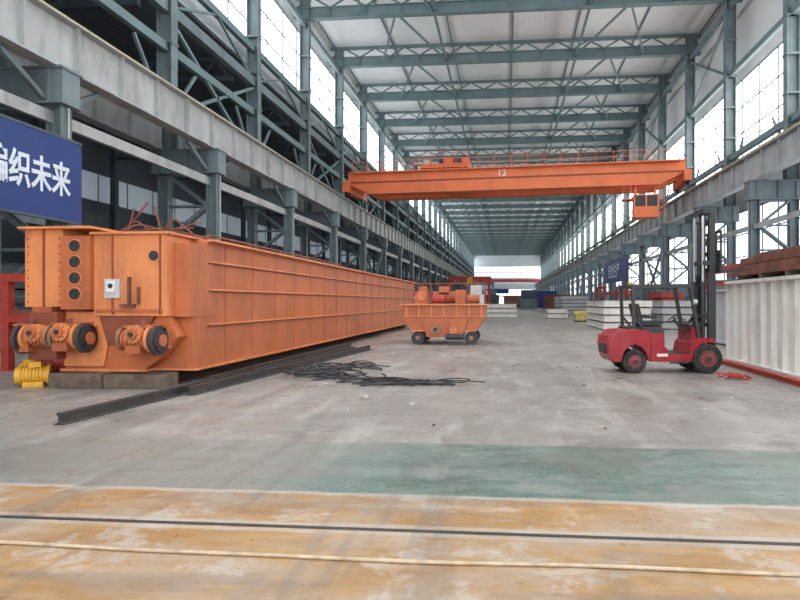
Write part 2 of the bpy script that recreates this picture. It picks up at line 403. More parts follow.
# ---------------------------------------------------------------- roof trusses
t = MB()
xa, xb = UL-.9, UR+1.0
t.box(xa, xb, -.28, .28, 0, .08, M_TRUSS); t.box(xa, xb, -.05, .05, .08, .95, M_TRUSS); t.box(xa, xb, -.24, .24, .95, 1.02, M_TRUSS)
t.box(xa, xb, -.18, .18, 1.85, 2.1, M_TRUSS)
n = 12; dx = (xb-xa)/n
for i in range(n):
    x = xa+i*dx
    t.beam((x, 0, 1.0), (x+dx/2, 0, 1.9), .13, .13, M_TRUSS); t.beam((x+dx/2, 0, 1.9), (x+dx, 0, 1.0), .13, .13, M_TRUSS)
    t.box(x-.02, x+.02, -.2, .2, .08, .95, M_TRUSS)
me = t.mesh("roof_truss")
for y in COLY: inst("roof_truss", me, (0, y, ZT))
p = MB()
x = -18
while x < 19.5:
    p.box(x-.05, x+.05, Y0, Y1, ZR-.2, ZR, M_TRUSS); x += 6.2
for i in range(len(COLY)-1):
    ya, yb = COLY[i], COLY[i+1]
    for x in (-9.5, 10.3):
        p.beam((x, ya, ZT+.3), (x+(3.4 if i % 2 else -3.4), yb, ZT+.3), .16, .16, M_TRUSS)
        p.beam((x, ya, ZT+.3), (x+(-3.4 if i % 2 else 3.4), yb, ZT+.3), .16, .16, M_TRUSS)
for x in (-6.2, 7.0): p.box(x-.1, x+.1, Y0, Y1, ZT+.2, ZT+.45, M_TRUSS)
p.obj("roof_purlins")

# ---------------------------------------------------------------- overhead crane
def crane(loc, rz, full=True):
    cr = empty("overhead_crane", loc, rz)
    HL = 14.7
    g = MB()
    for yo in (-1.5, 1.5):
        pr = [(-HL, 12.5), (-HL+2.0, 11.6), (HL-2.0, 11.6), (HL, 12.5), (HL, 13.5), (-HL, 13.5)]
        g.prism(pr, 'y', yo-.45, yo+.45, M_CRANE)
        g.box(-HL, HL, yo-.6, yo+.6, 13.5, 13.56, M_CRANE); g.box(-HL+1.9, HL-1.9, yo-.55, yo+.55, 11.53, 11.6, M_CRANE)
        for i in range(29): g.box(-HL+.7+i*1.0, -HL+.74+i*1.0, yo-.49, yo+.49, 12.4, 13.5, M_CRANE)
    g.box(-HL, HL, -2.02, -1.95, 12.55, 12.66, M_ORGD)
    g.obj("bridge_girders", parent=cr)
    g = MB()
    for s in (-1, 1):
        x = s*(HL+.05); g.box(x-.3, x+.3, -2.6, 2.6, 11.7, 12.6, M_CRANE)
        for y in (-2.1, 2.1): g.cyl((x-.12, y, 11.77), (x+.12, y, 11.77), .36, M_DK, 18)
    g.obj("end_trucks", parent=cr)
    g = MB()
    for yo in (-2.3, 2.3):
        g.box(-HL+.5, HL-.5, min(yo, yo*.8), max(yo, yo*.8), 13.4, 13.46, M_CRANE)
        for z in (13.95, 14.4): g.box(-HL+.5, HL-.5, yo-.025, yo+.025, z-.025, z+.025, M_CRANE)
        for i in range(20): x = -HL+.5+i*1.44; g.box(x-.025, x+.025, yo-.025, yo+.025, 13.46, 14.4, M_CRANE)
    g.obj("walkway_railing", parent=cr)
    g = MB()
    g.box(-8.0, -3.6, -1.9, 1.9, 13.7, 14.0, M_CRANE)
    g.cyl((-6.4, -.6, 14.45), (-4, -.6, 14.45), .42, M_DK, 20); g.cyl((-6.2, .8, 14.3), (-5, .8, 14.3), .3, M_CRANE, 16)
    g.box(-4.2, -3.7, -1.2, .6, 14, 14.7, M_CRANE); g.box(-7.8, -7.2, -1.2, .6, 14, 14.6, M_WHT2); g.box(-5.8, -5, -1.8, -1.2, 14, 14.6, M_CRANE)
    for x in (-7.5, -3.9):
        for y in (-1.5, 1.5): g.cyl((x, y-.08, 13.72), (x, y+.08, 13.72), .2, M_DK, 14)
    for x in (-8, -6.9, -5.8, -4.7, -3.6): g.box(x-.03, x+.03, -1.9, -1.84, 14, 15, M_CRANE)
    g.box(-8, -3.6, -1.9, -1.84, 14.95, 15.0, M_CRANE)
    g.obj("hoist_trolley", parent=cr)
    g = MB()
    cx = 11.5; dz = -.7
    def cb(x0, x1, y0, y1, z0, z1, m): g.box(x0, x1, y0, y1, z0+dz, z1+dz, m)
    cb(cx-1, cx+1, -2.3, -.9, 9.5, 9.62, M_CRANE); cb(cx-1, cx+1, -2.3, -.9, 11.3, 11.4, M_CRANE)
    cb(cx-1, cx+1, -2.3, -2.22, 9.62, 10.4, M_CRANE); cb(cx-1, cx-.92, -2.2, -.9, 9.62, 10.4, M_CRANE); cb(cx+.92, cx+1, -2.2, -.9, 9.62, 11.3, M_CRANE); cb(cx-.9, cx+.9, -.98, -.9, 9.62, 11.3, M_CRANE)
    for x in (cx-.95, cx, cx+.95): cb(x-.06, x+.06, -2.3, -2.2, 10.4, 11.3, M_CRANE)
    cb(cx-.9, cx+.9, -2.26, -2.24, 10.4, 11.3, M_DK); cb(cx-.98, cx-.96, -2.2, -.95, 10.4, 11.3, M_DK)
    for x in (cx-.8, cx+.8): g.box(x-.08, x+.08, -1.7, -1.5, 10.6, 11.65, M_CRANE)
    for k in range(12): g.box(cx+1.05, cx+1.5, -2.0, -1.96, 9.0+k*.22, 9.03+k*.22, M_CRANE)
    for x in (cx+1.05, cx+1.5): g.box(x-.02, x+.02, -2.0, -1.96, 8.8, 11.8, M_CRANE)
    for x in (cx-1.2, cx-1.8): g.box(x-.03, x+.03, -2.0, -1.94, 10.4, 11.7, M_CRANE)
    g.box(cx-1.9, cx-1, -2.2, -1, 10.3, 10.38, M_CRANE)
    g.obj("operator_cab", parent=cr)
    if full:
        tt = bpy.data.curves.new("crane_number", 'FONT'); tt.body = "12"; tt.size = .85; tt.extrude = .01; tt.materials.append(M_LET); tt.align_x = 'CENTER'
        o = bpy.data.objects.new("crane_number", tt); COL.objects.link(o); o.parent = cr; o.location = (-.6, -1.98, 12.72); o.rotation_euler = (math.radians(90), 0, 0)
crane((0.35, 54.6, 0), math.radians(-5.0))

# ---------------------------------------------------------------- big box girder on floor
gp = empty("crane_box_girder", (0, 0, 0))
g = MB()
GX0, GX1, GY0, GY1 = -8.9, -6.42, 12.4, 41.5
g.prism([(GY0, 3.0), (GY1, 3.0), (GY1, 1.2), (GY1-2.5, .33), (GY0-.6, .33), (GY0-.6, 1.4)], 'x', GX0, GX1, M_ORG)
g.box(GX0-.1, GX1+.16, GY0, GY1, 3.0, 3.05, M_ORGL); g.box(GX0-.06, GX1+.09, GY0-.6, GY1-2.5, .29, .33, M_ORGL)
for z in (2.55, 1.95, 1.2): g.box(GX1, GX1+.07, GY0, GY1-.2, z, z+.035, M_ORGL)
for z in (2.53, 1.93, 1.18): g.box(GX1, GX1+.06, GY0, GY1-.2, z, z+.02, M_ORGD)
for i in range(19):
    y = GY0+.8+i*1.5; g.box(GX1, GX1+.012, y-.012, y+.012, .34, 2.98, M_ORG)
g.obj("box_body", parent=gp)
FY = 11.35
g = MB()
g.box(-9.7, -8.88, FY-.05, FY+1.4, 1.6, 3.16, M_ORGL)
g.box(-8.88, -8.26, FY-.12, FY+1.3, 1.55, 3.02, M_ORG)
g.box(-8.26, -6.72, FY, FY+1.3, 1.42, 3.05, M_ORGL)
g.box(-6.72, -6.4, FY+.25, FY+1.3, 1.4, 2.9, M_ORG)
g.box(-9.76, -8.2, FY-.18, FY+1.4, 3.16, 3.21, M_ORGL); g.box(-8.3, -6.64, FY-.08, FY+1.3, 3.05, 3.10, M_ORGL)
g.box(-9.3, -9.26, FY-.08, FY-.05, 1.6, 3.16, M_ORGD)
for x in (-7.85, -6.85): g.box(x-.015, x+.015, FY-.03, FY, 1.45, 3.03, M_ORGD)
g.box(-8.2, -6.8, FY-.03, FY, 1.5, 1.56, M_ORG)
for z in (2.82, 2.5, 2.18, 1.86):
    g.cyl((-8.57, FY-.14, z), (-8.57, FY-.11, z), .115, M_DK, 20); g.cyl((-8.57, FY-.13, z), (-8.57, FY-.115, z), .14, M_ORGL, 20)  # dark discs paint the shade inside the open holes
g.cyl((-6.98, FY-.03, 2.62), (-6.98, FY+.01, 2.62), .10, M_DK, 20); g.cyl((-6.98, FY-.02, 2.62), (-6.98, FY+.01, 2.62), .14, M_ORGL, 20)  # same for the small side hole: its dark inside is a coloured disc
for i in range(9):
    z = 1.7+i*.16
    for x in (-9.62, -8.95): g.cyl((x, FY-.07, z), (x, FY-.05, z), .014, M_ORGD, 8)
g.obj("end_frame", parent=gp, bevel=.012)
g = MB()
g.prism([(-8.95, 1.55), (-6.75, 1.42), (-6.55, 1.0), (-6.95, .55), (-7.25, .34), (-8.95, .34)], 'y', FY+.12, FY+1.3, M_ORG)
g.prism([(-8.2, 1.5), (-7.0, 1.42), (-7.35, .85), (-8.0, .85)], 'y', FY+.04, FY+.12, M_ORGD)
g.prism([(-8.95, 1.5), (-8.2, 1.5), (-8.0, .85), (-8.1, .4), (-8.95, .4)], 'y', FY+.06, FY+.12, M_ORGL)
g.box(-9.02, -7.2, FY+.05, FY+1.3, .295, .35, M_ORGL)
g.obj("lower_frame", parent=gp, bevel=.01)
g = MB()
g.box(-8.0, -7.68, FY-.05, FY, 1.78, 2.16, M_WHT2); g.box(-7.95, -7.78, FY-.07, FY-.05, 1.9, 2.12, M_WHT); g.cyl((-7.86, FY-.08, 2.02), (-7.86, FY-.06, 2.02), .05, M_DK, 12)
g.box(-7.5, -7.46, FY-.08, FY, 1.62, 2.2, M_RUST); g.box(-7.66, -7.36, FY-.1, FY, 1.6, 1.66, M_RUST); g.box(-7.3, -7.27, FY-.08, FY, 1.65, 2.0, M_RUST)
g.obj("hatch_box", parent=gp)
def drive(cx, cz, mirror, name):
    g = MB(); s = -1 if mirror else 1
    y = FY-.25
    g.cyl((cx-.42*s, y, cz), (cx+.1*s, y, cz), .17, M_ORGL, 24)
    for k in range(6): g.cyl((cx-.38*s+.08*k*s, y, cz), (cx-.355*s+.08*k*s, y, cz), .2, M_ORG, 24)
    g.cyl((cx-.48*s, y, cz), (cx-.42*s, y, cz), .23, M_GRAYC, 24)
    g.cyl((cx+.1*s, y, cz), (cx+.16*s, y, cz), .26, M_ORGL, 28)
    g.box(cx-.2, cx+.3, y-.02, FY+.15, cz-.2, cz+.2, M_ORG)
    g.cyl((cx+.16*s, y, cz-.03), (cx+.34*s, y, cz-.03), .22, M_DK, 28)
    g.cyl((cx+.22*s, y, cz-.03), (cx+.30*s, y, cz-.03), .29, M_RAIL, 32)
    g.cyl((cx+.34*s, y, cz-.03), (cx+.37*s, y, cz-.03), .12, M_ORG, 20)
    fx = cx-.12*s
    g.cyl((fx, y-.24, cz+.1), (fx, y, cz+.1), .17, M_ORGL, 22); g.cyl((fx, y-.30, cz+.1), (fx, y-.24, cz+.1), .10, M_ORG, 20); g.cyl((fx, y-.33, cz+.1), (fx, y-.30, cz+.1), .045, M_DK, 14)
    for k in range(8):
        a = k*math.pi/4; g.cyl((fx+.135*math.cos(a), y-.26, cz+.1+.135*math.sin(a)), (fx+.135*math.cos(a), y-.24, cz+.1+.135*math.sin(a)), .016, M_GRAYC, 8)
    g.box(cx-.33, cx-.02, y-.16, y+.1, cz-.28, cz-.12, M_ORG); g.box(cx-.4, cx+.2, y-.1, FY+.1, cz+.22, cz+.27, M_ORG)
    g.cyl((cx+.0, y-.1, cz+.27), (cx+.0, y-.1, cz+.36), .05, M_RUST, 12)
    g.obj(name, parent=gp)
drive(-8.5, 1.02, False, "drive_unit_1"); drive(-7.0, .98, False, "drive_unit_2"); drive(-9.3, 1.0, True, "drive_unit_3")
g = MB(); g.box(-9.5, -8.9, FY-.2, FY+1.0, .55, 1.5, M_ORGD); g.box(-9.5, -9.1, FY-.1, FY+1.2, 1.3, 1.6, M_ORG); g.obj("bogie_bracket", parent=gp, bevel=.01)
b = MB()
for i in range(6): b.box(GX1-.35, GX1-.3, 13+i*2.2, 13.05+i*2.2, 3.05, 3.2, M_RUST)
b.box(GX1-.35, GX1-.3, 13, 24, 3.2, 3.24, M_RUST); b.obj("kick_rail", parent=gp)
tube("scrap_rods", [[(-8.9, 12.6, 3.12), (-8.0, 12.4, 3.4), (-7.2, 12.3, 3.2)], [(-8.4, 12.6, 3.12), (-8.15, 12.5, 3.75)], [(-8.0, 13, 3.12), (-7.3, 12.6, 3.55), (-6.8, 12.5, 3.18)],
     [(-9.0, 13, 3.2), (-8.1, 12.5, 3.5), (-7.7, 12.6, 3.13)], [(-7.6, 12.7, 3.13), (-7.75, 12.6, 3.8)], [(-8.8, 12.5, 3.2), (-7.4, 13, 3.3), (-6.7, 14, 3.12)], [(-7.9, 12.6, 3.13), (-7.2, 13.6, 3.6)],
     [(-8.6, 12.8, 3.3), (-7.0, 12.9, 3.36)], [(-8.3, 12.7, 3.5), (-7.9, 12.6, 3.9)]], .02, M_RUST, parent=gp, order=2)
g = MB()
g.box(-9.0, -7.9, 11.05, 11.75, 0.0, .29, M_WOOD); g.box(-7.88, -6.7, 11.1, 11.75, 0.0, .27, M_WOOD)
g.obj("timber_block", bevel=.015)
g = MB(); g.box(-8.9, -6.5, 38.0, 38.5, 0, .29, M_WOOD); g.obj("timber_block", bevel=.015)

def motor(x, y, rz, m):
    g = MB()
    g.cyl((-.28, 0, .22), (.2, 0, .22), .17, m, 24)
    for k in range(7): g.cyl((-.25+k*.06, 0, .22), (-.23+k*.06, 0, .22), .195, m, 24)
    g.cyl((.2, 0, .22), (.26, 0, .22), .21, m, 24); g.cyl((.26, 0, .22), (.42, 0, .22), .04, M_RAIL, 12); g.cyl((-.34, 0, .22), (-.28, 0, .22), .17, m, 24)
    g.box(-.2, .15, -.17, -.07, 0, .1, m); g.box(-.2, .15, .07, .17, 0, .1, m); g.box(-.1, .1, -.09, .09, .38, .5, m)
    g.obj("electric_motor", (x, y, 0), rz=rz)
motor(-9.5, 11.35, .5, M_MOT); motor(-10.05, 11.8, 2.3, M_MOT); motor(-10.4, 12.7, 1.2, M_REDP)
b = MB()
for y in (0, 3.0):
    b.box(-.1, .1, y-.1, y+.1, 0, 2.4, M_REDP); b.box(1.4, 1.6, y-.1, y+.1, 0, 2.4, M_REDP)
    b.box(-.1, 1.6, y-.12, y+.12, 1.2, 1.4, M_REDP); b.box(-.1, 1.6, y-.12, y+.12, 2.2, 2.4, M_REDP)
b.box(-.12, .12, 0, 3, 1.2, 1.35, M_REDP); b.box(-.12, .12, 0, 3, 2.2, 2.4, M_REDP); b.box(1.4, 1.6, 0, 3, 2.2, 2.4, M_REDP)
b.box(0, 1.5, 0, 3, 1.4, 1.5, M_RUST); b.obj("steel_storage_rack", (-12.3, 13.8, 0))

# ---------------------------------------------------------------- crane trolley (centre)
tr = empty("crane_trolley", (-2.5, 25.0, 0))
g = MB()
for y in (-1.2, 1.0):
    g.prism([(-1.65, 1.56), (1.65, 1.56), (1.65, 1.05), (1.3, .55), (-1.3, .55), (-1.65, 1.05)], 'y', y, y+.2, M_ORG)
g.box(-1.65, -1.45, -1.0, 1.0, 1.05, 1.56, M_ORG); g.box(1.45, 1.65, -1.0, 1.0, 1.05, 1.56, M_ORG); g.box(-1.75, 1.75, -1.3, 1.3, 1.56, 1.62, M_ORGL)
g.box(-1.3, 1.3, -1.26, -1.2, .52, .58, M_ORGL); g.box(-1.65, 1.65, -1.24, -1.2, 1.1, 1.14, M_ORGL)
for x in (-1.5, -1.0, -.5, 0, .5, 1.0, 1.5): g.box(x-.03, x+.03, -1.25, -1.2, 1.1, 1.56, M_ORGL)
g.box(-.5, .7, -.9, .9, .3, .75, M_ORGD); g.prism([(-.85, 1.0), (.95, 1.0), (.75, .3), (-.65, .3)], 'y', -1.34, -1.2, M_ORG)
g.obj("frame", parent=tr, bevel=.012)
g = MB()
for x in (-1.05, 1.1):
    for y in (-1.1, 1.1):
        g.cyl((x, y-.07, .26), (x, y+.07, .26), .26, M_DK, 24); g.cyl((x, y-.1, .26), (x, y+.1, .26), .09, M_GRAYC, 16)
g.cyl((-.3, -1.5, .62), (-.3, -1.3, .62), .2, M_GRAYC, 20); g.cyl((.4, -1.48, .58), (.4, -1.3, .58), .15, M_ORGL, 20); g.cyl((.1, -1.42, .32), (.85, -1.42, .32), .11, M_DK, 16)
g.cyl((-.3, -1.54, .62), (-.3, -1.5, .62), .08, M_DK, 14)
g.obj("wheels", parent=tr)
g = MB()
g.cyl((-.7, .2, 1.9), (.4, .2, 1.9), .24, M_ORG, 24)
for k in range(11): g.cyl((-.65+k*.1, .2, 1.9), (-.62+k*.1, .2, 1.9), .26, M_ORGD, 24)
g.box(-1.25, -.7, -.5, .6, 1.62, 2.15, M_ORG); g.cyl((-.97, -.55, 1.95), (-.97, -.4, 1.95), .2, M_ORGL, 20); g.box(-1.15, -.85, -.3, .3, 2.15, 2.35, M_ORG)
g.box(.4, .8, -.4, .6, 1.62, 2.2, M_ORG); g.cyl((-.5, -.7, 1.82), (.0, -.7, 1.82), .17, M_REDP, 18); g.cyl((.95, -.55, 1.82), (1.4, -.55, 1.82), .18, M_ORG, 18)
g.box(1.0, 1.45, -.1, .5, 1.62, 2.4, M_WHT2); g.box(-.3, .1, -.2, .2, 2.1, 2.35, M_ORG); g.box(-.65, -.5, -.8, -.6, 1.62, 2.25, M_RUST)
g.box(1.45, 1.6, -1.2, -.6, 1.62, 2.0, M_WHT2)
g.obj("hoist_machinery", parent=tr)
g = MB()
for x in (-1.6, -.8, 0, .8, 1.6): g.cyl((x, 1.2, 1.62), (x, 1.2, 2.5), .02, M_REDP, 8)
for z in (2.05, 2.5): g.cyl((-1.6, 1.2, z), (1.6, 1.2, z), .02, M_REDP, 8)
g.obj("handrail", parent=tr)

# ---------------------------------------------------------------- rails lying on floor
def rail(a, b_, name="steel_rail"):
    a = Vector(a); b_ = Vector(b_); L_ = (b_-a).length; ang = math.atan2(b_.y-a.y, b_.x-a.x)
    pr = [(-.075, 0), (.075, 0), (.075, .015), (.012, .035), (.012, .12), (.038, .13), (.038, .17), (-.038, .17), (-.038, .13), (-.012, .12), (-.012, .035), (-.075, .015)]
    g = MB(); g.prism(pr, 'x', 0, L_, M_RAIL); g.obj(name, (a.x, a.y, 0), rz=ang)
rail((-6.15, 7.75, 0), (-5.2, 20.2, 0)); rail((-5.72, 10.4, 0), (-4.85, 21.0, 0)); rail((-6.1, 11.9, 0), (-5.8, 22.0, 0))

def tangle(name, cx, cy, rx, ry, n, r, m, rods=0):
    L_ = []
    for i in range(n):
        a0 = random.uniform(0, 6.28); px, py = cx+random.uniform(-.6, .6)*rx, cy+random.uniform(-.6, .6)*ry
        k = random.uniform(.2, .55); pl = []; sq = random.uniform(.5, 1.2)
        for j in range(random.randint(7, 14)):
            a = a0+j*.8
            pl.append((px+rx*k*math.cos(a)+random.uniform(-.15, .15), py+ry*k*sq*math.sin(a)+random.uniform(-.12, .12), r+random.uniform(0, .13)))
        L_.append(pl)
    for i in range(rods):
        a = random.uniform(-.5, .5); x = cx+random.uniform(-.6, .6)*rx; y = cy+random.uniform(-.6, .6)*ry; l = random.uniform(.3, .8)*rx
        L_.append([(x-l*math.cos(a), y-l*.5*math.sin(a), r), (x, y+.05, r+.07), (x+l*math.cos(a), y+l*.5*math.sin(a), r)])
    return tube(name, L_, r, m)
cp = empty("steel_cable_pile")
for args in (("cable_coils", -4.5, 13.9, 1.0, 1.2, 11, .018, M_DK, 6), ("cable_tail", -3.35, 12.9, .9, .6, 6, .016, M_DK, 5), ("cable_rods", -2.0, 12.35, 1.3, .5, 5, .014, M_DK, 12), ("cable_stray", -3.9, 15.2, .9, .9, 5, .014, M_DK, 3)):
    tangle(*args).parent = cp
tangle("rope_scrap", 4.95, 13.7, .45, .25, 5, .018, M_REDP, 2)
g = MB()
for i in range(30):
    x, y = random.uniform(-5, 5), random.uniform(8, 20); s = random.uniform(.015, .045); a = random.random()*3
    g.beam((x, y, .012), (x+s*2*math.cos(a), y+s*2*math.sin(a), .012), s, .02, random.choice((M_WOOD, M_WHT, M_RUST, M_WHT2)))
g.obj("floor_litter")

pts = [(x, 3.88+.02*math.sin(x*1.3)+.012*math.sin(x*3.1), .014) for x in [-9+i*.5 for i in range(44)]]
tube("water_hose", pts, .013, M_HOSE)
g = MB(); g.box(-44, 15.2, 4.40, 4.43, -.02, .004, M_DK); g.box(-44, 15.2, 4.385, 4.395, -.02, .006, M_RAIL); g.obj("floor_rail")

# ---------------------------------------------------------------- forklift
TH = math.radians(5.2)
fk = empty("forklift", (3.87, 15.25, 0), TH)
def part(mb, name, bev=0.0): return mb.obj(name, parent=fk, bevel=bev)
g = MB()
g.prism([(-1.48, .42), (-1.4, .26), (-1.2, .26), (-1.14, .5), (-1.02, .63), (-.88, .68), (-.74, .63), (-.62, .5), (-.56, .3), (-.5, .3), (-.5, 1.0), (-.9, 1.06), (-1.25, 1.02), (-1.44, .9), (-1.52, .7)], 'y', -.56, .56, M_RED)
g.box(-1.54, -1.46, -.3, .3, .45, .7, M_DK)
part(g, "counterweight", .045)
g = MB()
g.prism([(-1.0, 1.0), (-1.0, 1.1), (-.2, 1.1), (-.14, 1.0), (-.12, .4), (-.5, .4)], 'y', -.44, .44, M_GUARD)
g.box(-.5, -.15, -.47, -.44, .55, .95, M_RED); g.box(-.5, -.15, .44, .47, .55, .95, M_RED)
part(g, "engine_hood", .03)
g = MB()
g.prism([(-.5, .28), (-.5, .62), (-.14, .62), (-.06, .46), (.42, .46), (.48, .72), (.62, .84), (1.0, .82), (1.08, .7), (.9, .74), (.68, .7), (.52, .52), (.47, .28)], 'y', -.56, .56, M_RED)
g.box(-.1, .45, -.5, .5, .40, .48, M_DK); g.box(-.06, .4, -.6, -.56, .24, .28, M_DK); g.box(-.36, -.1, -.565, -.56, .40, .47, M_WHT)
g.box(.52, .62, -.45, .45, .52, 1.1, M_RED); g.box(.46, .64, -.4, .4, 1.1, 1.16, M_DK)
part(g, "chassis", .02)
g = MB()
g.box(-.66, -.16, -.25, .25, 1.1, 1.24, M_SEAT); g.prism([(-.7, 1.15), (-.56, 1.15), (-.68, 1.66), (-.82, 1.66)], 'y', -.24, .24, M_SEAT)
for y in (-.28, .28): g.box(-.6, -.25, y-.03, y+.03, 1.3, 1.36, M_SEAT)
part(g, "seat", .04)
g = MB()
g.cyl((.5, 0, .9), (.25, 0, 1.28), .025, M_DK, 10)
pc = Vector((.25, 0, 1.3)); d = Vector((-.25, 0, .38)).normalized(); ux = Vector((0, 1, 0)); uy = d.cross(ux)
for k in range(20):
    a, b_ = 2*math.pi*k/20, 2*math.pi*(k+1)/20
    g.cyl(pc+ux*.18*math.cos(a)+uy*.18*math.sin(a), pc+ux*.18*math.cos(b_)+uy*.18*math.sin(b_), .015, M_DK, 8)
g.cyl(pc-ux*.18, pc+ux*.18, .012, M_DK, 8)
for y in (-.1, -.2, -.3): g.cyl((.5, y, 1.0), (.42, y, 1.3), .01, M_DK, 8)
part(g, "steering_wheel")
g = MB()
for y in (-.5, .5):
    g.beam((-.88, y, .98), (-.92, y, 2.06), .07, .08, M_GUARD); g.beam((.66, y, .82), (.46, y, 2.06), .07, .09, M_GUARD)
    g.beam((-.96, y, 2.08), (.52, y, 2.08), .07, .09, M_GUARD)
    g.beam((-.9, y, 1.35), (-.62, y, 1.02), .05, .05, M_GUARD)
for i in range(10):
    x = -.9+i*.15; g.box(x-.02, x+.02, -.5, .5, 2.06, 2.11, M_GUARD)
g.box(-.96, -.9, -.5, .5, 2.03, 2.1, M_GUARD)
g.cyl((-.75, .3, 2.11), (-.75, .3, 2.2), .05, M_MOT, 12)
g.cyl((.5, -.58, 1.7), (.58, -.58, 1.7), .06, M_WHT2, 14); g.cyl((-1.0, -.4, 1.9), (-.94, -.4, 1.9), .06, M_REDP, 12)
part(g, "overhead_guard")
g = MB()
for x, y, r, wd in ((.84, -.5, .35, .22), (.84, .5, .35, .22), (-.88, -.46, .28, .2), (-.88, .46, .28, .2)):
    s = -1 if y < 0 else 1
    g.cyl((x, y-wd/2+.03, r), (x, y+wd/2-.03, r), r, M_BLK, 36)
    for e_ in (-1, 1): g.cyl((x, y+e_*(wd/2-.03), r), (x, y+e_*wd/2, r), r, M_BLK, 36, r-.03)
    yo = y+s*wd/2
    g.cyl((x, yo, r), (x, yo+s*.008, r), r*.56, M_HUB, 28); g.cyl((x, yo, r), (x, yo+s*.03, r), r*.34, M_HUB, 24, r*.26); g.cyl((x, yo, r), (x, yo+s*.06, r), r*.15, M_DK, 16)
    for k in range(8):
        a = k*math.pi/4; g.cyl((x+r*.44*math.cos(a), yo, r+r*.44*math.sin(a)), (x+r*.44*math.cos(a), yo+s*.02, r+r*.44*math.sin(a)), .015, M_DK, 6)
    for k in range(26):
        a = 2*math.pi*k/26; g.beam((x+(r-.008)*math.cos(a), y-wd/2+.03, r+(r-.008)*math.sin(a)), (x+(r-.008)*math.cos(a), y+wd/2-.03, r+(r-.008)*math.sin(a)), .03, .014, M_BLK)
part(g, "wheels")
g = MB()
for y in (-.34, .34):
    g.box(.94, 1.12, y-.05, y+.05, .12, 2.35, M_GUARD); g.box(1.0, 1.14, y*.8-.04, y*.8+.04, 1.2, 3.95, M_GUARD); g.cyl((.86, y*.75, .5), (.86, y*.75, 2.1), .05, M_GUARD, 12); g.cyl((.86, y*.75, 2.1), (.86, y*.75, 3.8), .03, M_WHT2, 12)
    g.box(.8, .92, y*.75-.05, y*.75+.05, 2.1, 2.2, M_GUARD)
for z in (.25, 1.1, 2.3): g.box(.93, 1.05, -.4, .4, z, z+.09, M_GUARD)
for z in (1.3, 2.6, 3.85): g.box(.84, 1.1, -.32, .32, z, z+.1, M_GUARD)
for y in (-.08, .08): g.box(1.12, 1.15, y-.015, y+.015, 2.4, 3.75, M_BLK); g.cyl((.9, y*1.7, 1.0), (.9, y*1.7, 3.6), .018, M_BLK, 8)
g.cyl((.98, -.12, 3.65), (.98, .12, 3.65), .08, M_DK, 14)
g.beam((.6, -.4, .95), (.96, -.36, 1.45), .06, .06, M_DK); g.beam((.6, .4, .95), (.96, .36, 1.45), .06, .06, M_DK)
part(g, "mast")
g = MB()
for z in (2.45, 2.85): g.box(1.16, 1.22, -.5, .5, z, z+.1, M_GUARD)
for y in (-.5, -.25, 0, .25, .5): g.box(1.17, 1.21, y-.02, y+.02, 2.45, 3.4, M_GUARD)
g.box(1.17, 1.21, -.52, .52, 3.36, 3.42, M_GUARD)
for y in (-.3, .3):
    g.box(1.22, 1.27, y-.06, y+.06, 2.44, 2.95, M_GUARD); g.prism([(1.22, 2.42), (1.95, 2.46), (1.95, 2.48), (1.27, 2.49)], 'y', y-.06, y+.06, M_GUARD)
part(g, "fork_carriage")
g = MB(); g.box(-1.5, -1.45, -.5, -.38, .78, .88, M_REDP); g.box(-1.5, -1.45, .38, .5, .78, .88, M_REDP); g.cyl((-.6, .5, 1.0), (-.6, .5, 1.5), .03, M_DK, 10); part(g, "lamps")

# ---------------------------------------------------------------- white ribbed panels right
def ribbed(name, x0, y0, L_, W, H, m, rib=.55, rz=0):
    g = MB(); g.box(0, W, 0, L_, .12, H-.06, m)
    g.box(-.16, W+.1, -.03, L_+.03, H-.08, H, m); g.box(-.16, W+.1, -.03, L_+.03, .06, .14, m)
    y = 0
    while y <= L_+.01: g.box(-.12, 0, y-.012, y+.012, .1, H-.05, m); y += rib
    for k in range(int(W/.8)+1): g.box(.1+k*.8, .14+k*.8, -.1, 0, .14, H-.08, m)
    g.box(0, W, .3, .5, 0, .12, M_WOOD); g.box(0, W, L_-.5, L_-.3, 0, .12, M_WOOD)
    return g.obj(name, (x0, y0, 0), rz=rz)
ribbed("white_steel_box_section", 6.3, 6.0, 11.6, 1.7, 2.28, M_WHT, .58)
ribbed("white_steel_box_section", 8.6, 18.6, 9.0, 1.8, 2.2, M_WHT2, .9)
g = MB(); g.box(5.86, 5.98, 7, 17.4, 0, .1, M_REDP); g.box(5.82, 6.02, 7, 17.4, .1, .12, M_REDP); g.obj("red_steel_beam")
g = MB()
for i in range(6): g.box(6.15, 8.4, 9.6+i*1.4, 9.72+i*1.4, 2.28, 2.40, M_WOOD)
for i in range(5): g.box(6.15+i*.46, 6.58+i*.46, 9.0+.3*(i % 2), 17.5-.3*(i % 3), 2.40, 2.50, M_RUST)
for i in range(4): g.box(6.2+i*.52, 6.68+i*.52, 9.4+.5*(i % 2), 17.3-.2*i, 2.50, 2.66+.03*(i % 2), M_RUST)
for i in range(3): g.box(6.3+i*.65, 6.9+i*.65, 9.6, 16.9+.2*i, 2.69, 2.86, M_RUST)
g.box(6.4, 8.3, 10, 16.3, 2.86, 2.94, M_RUST); g.box(6.7, 8.0, 10.4, 15.3, 2.94, 3.0, M_REDP)
g.obj("rusty_steel_plates")

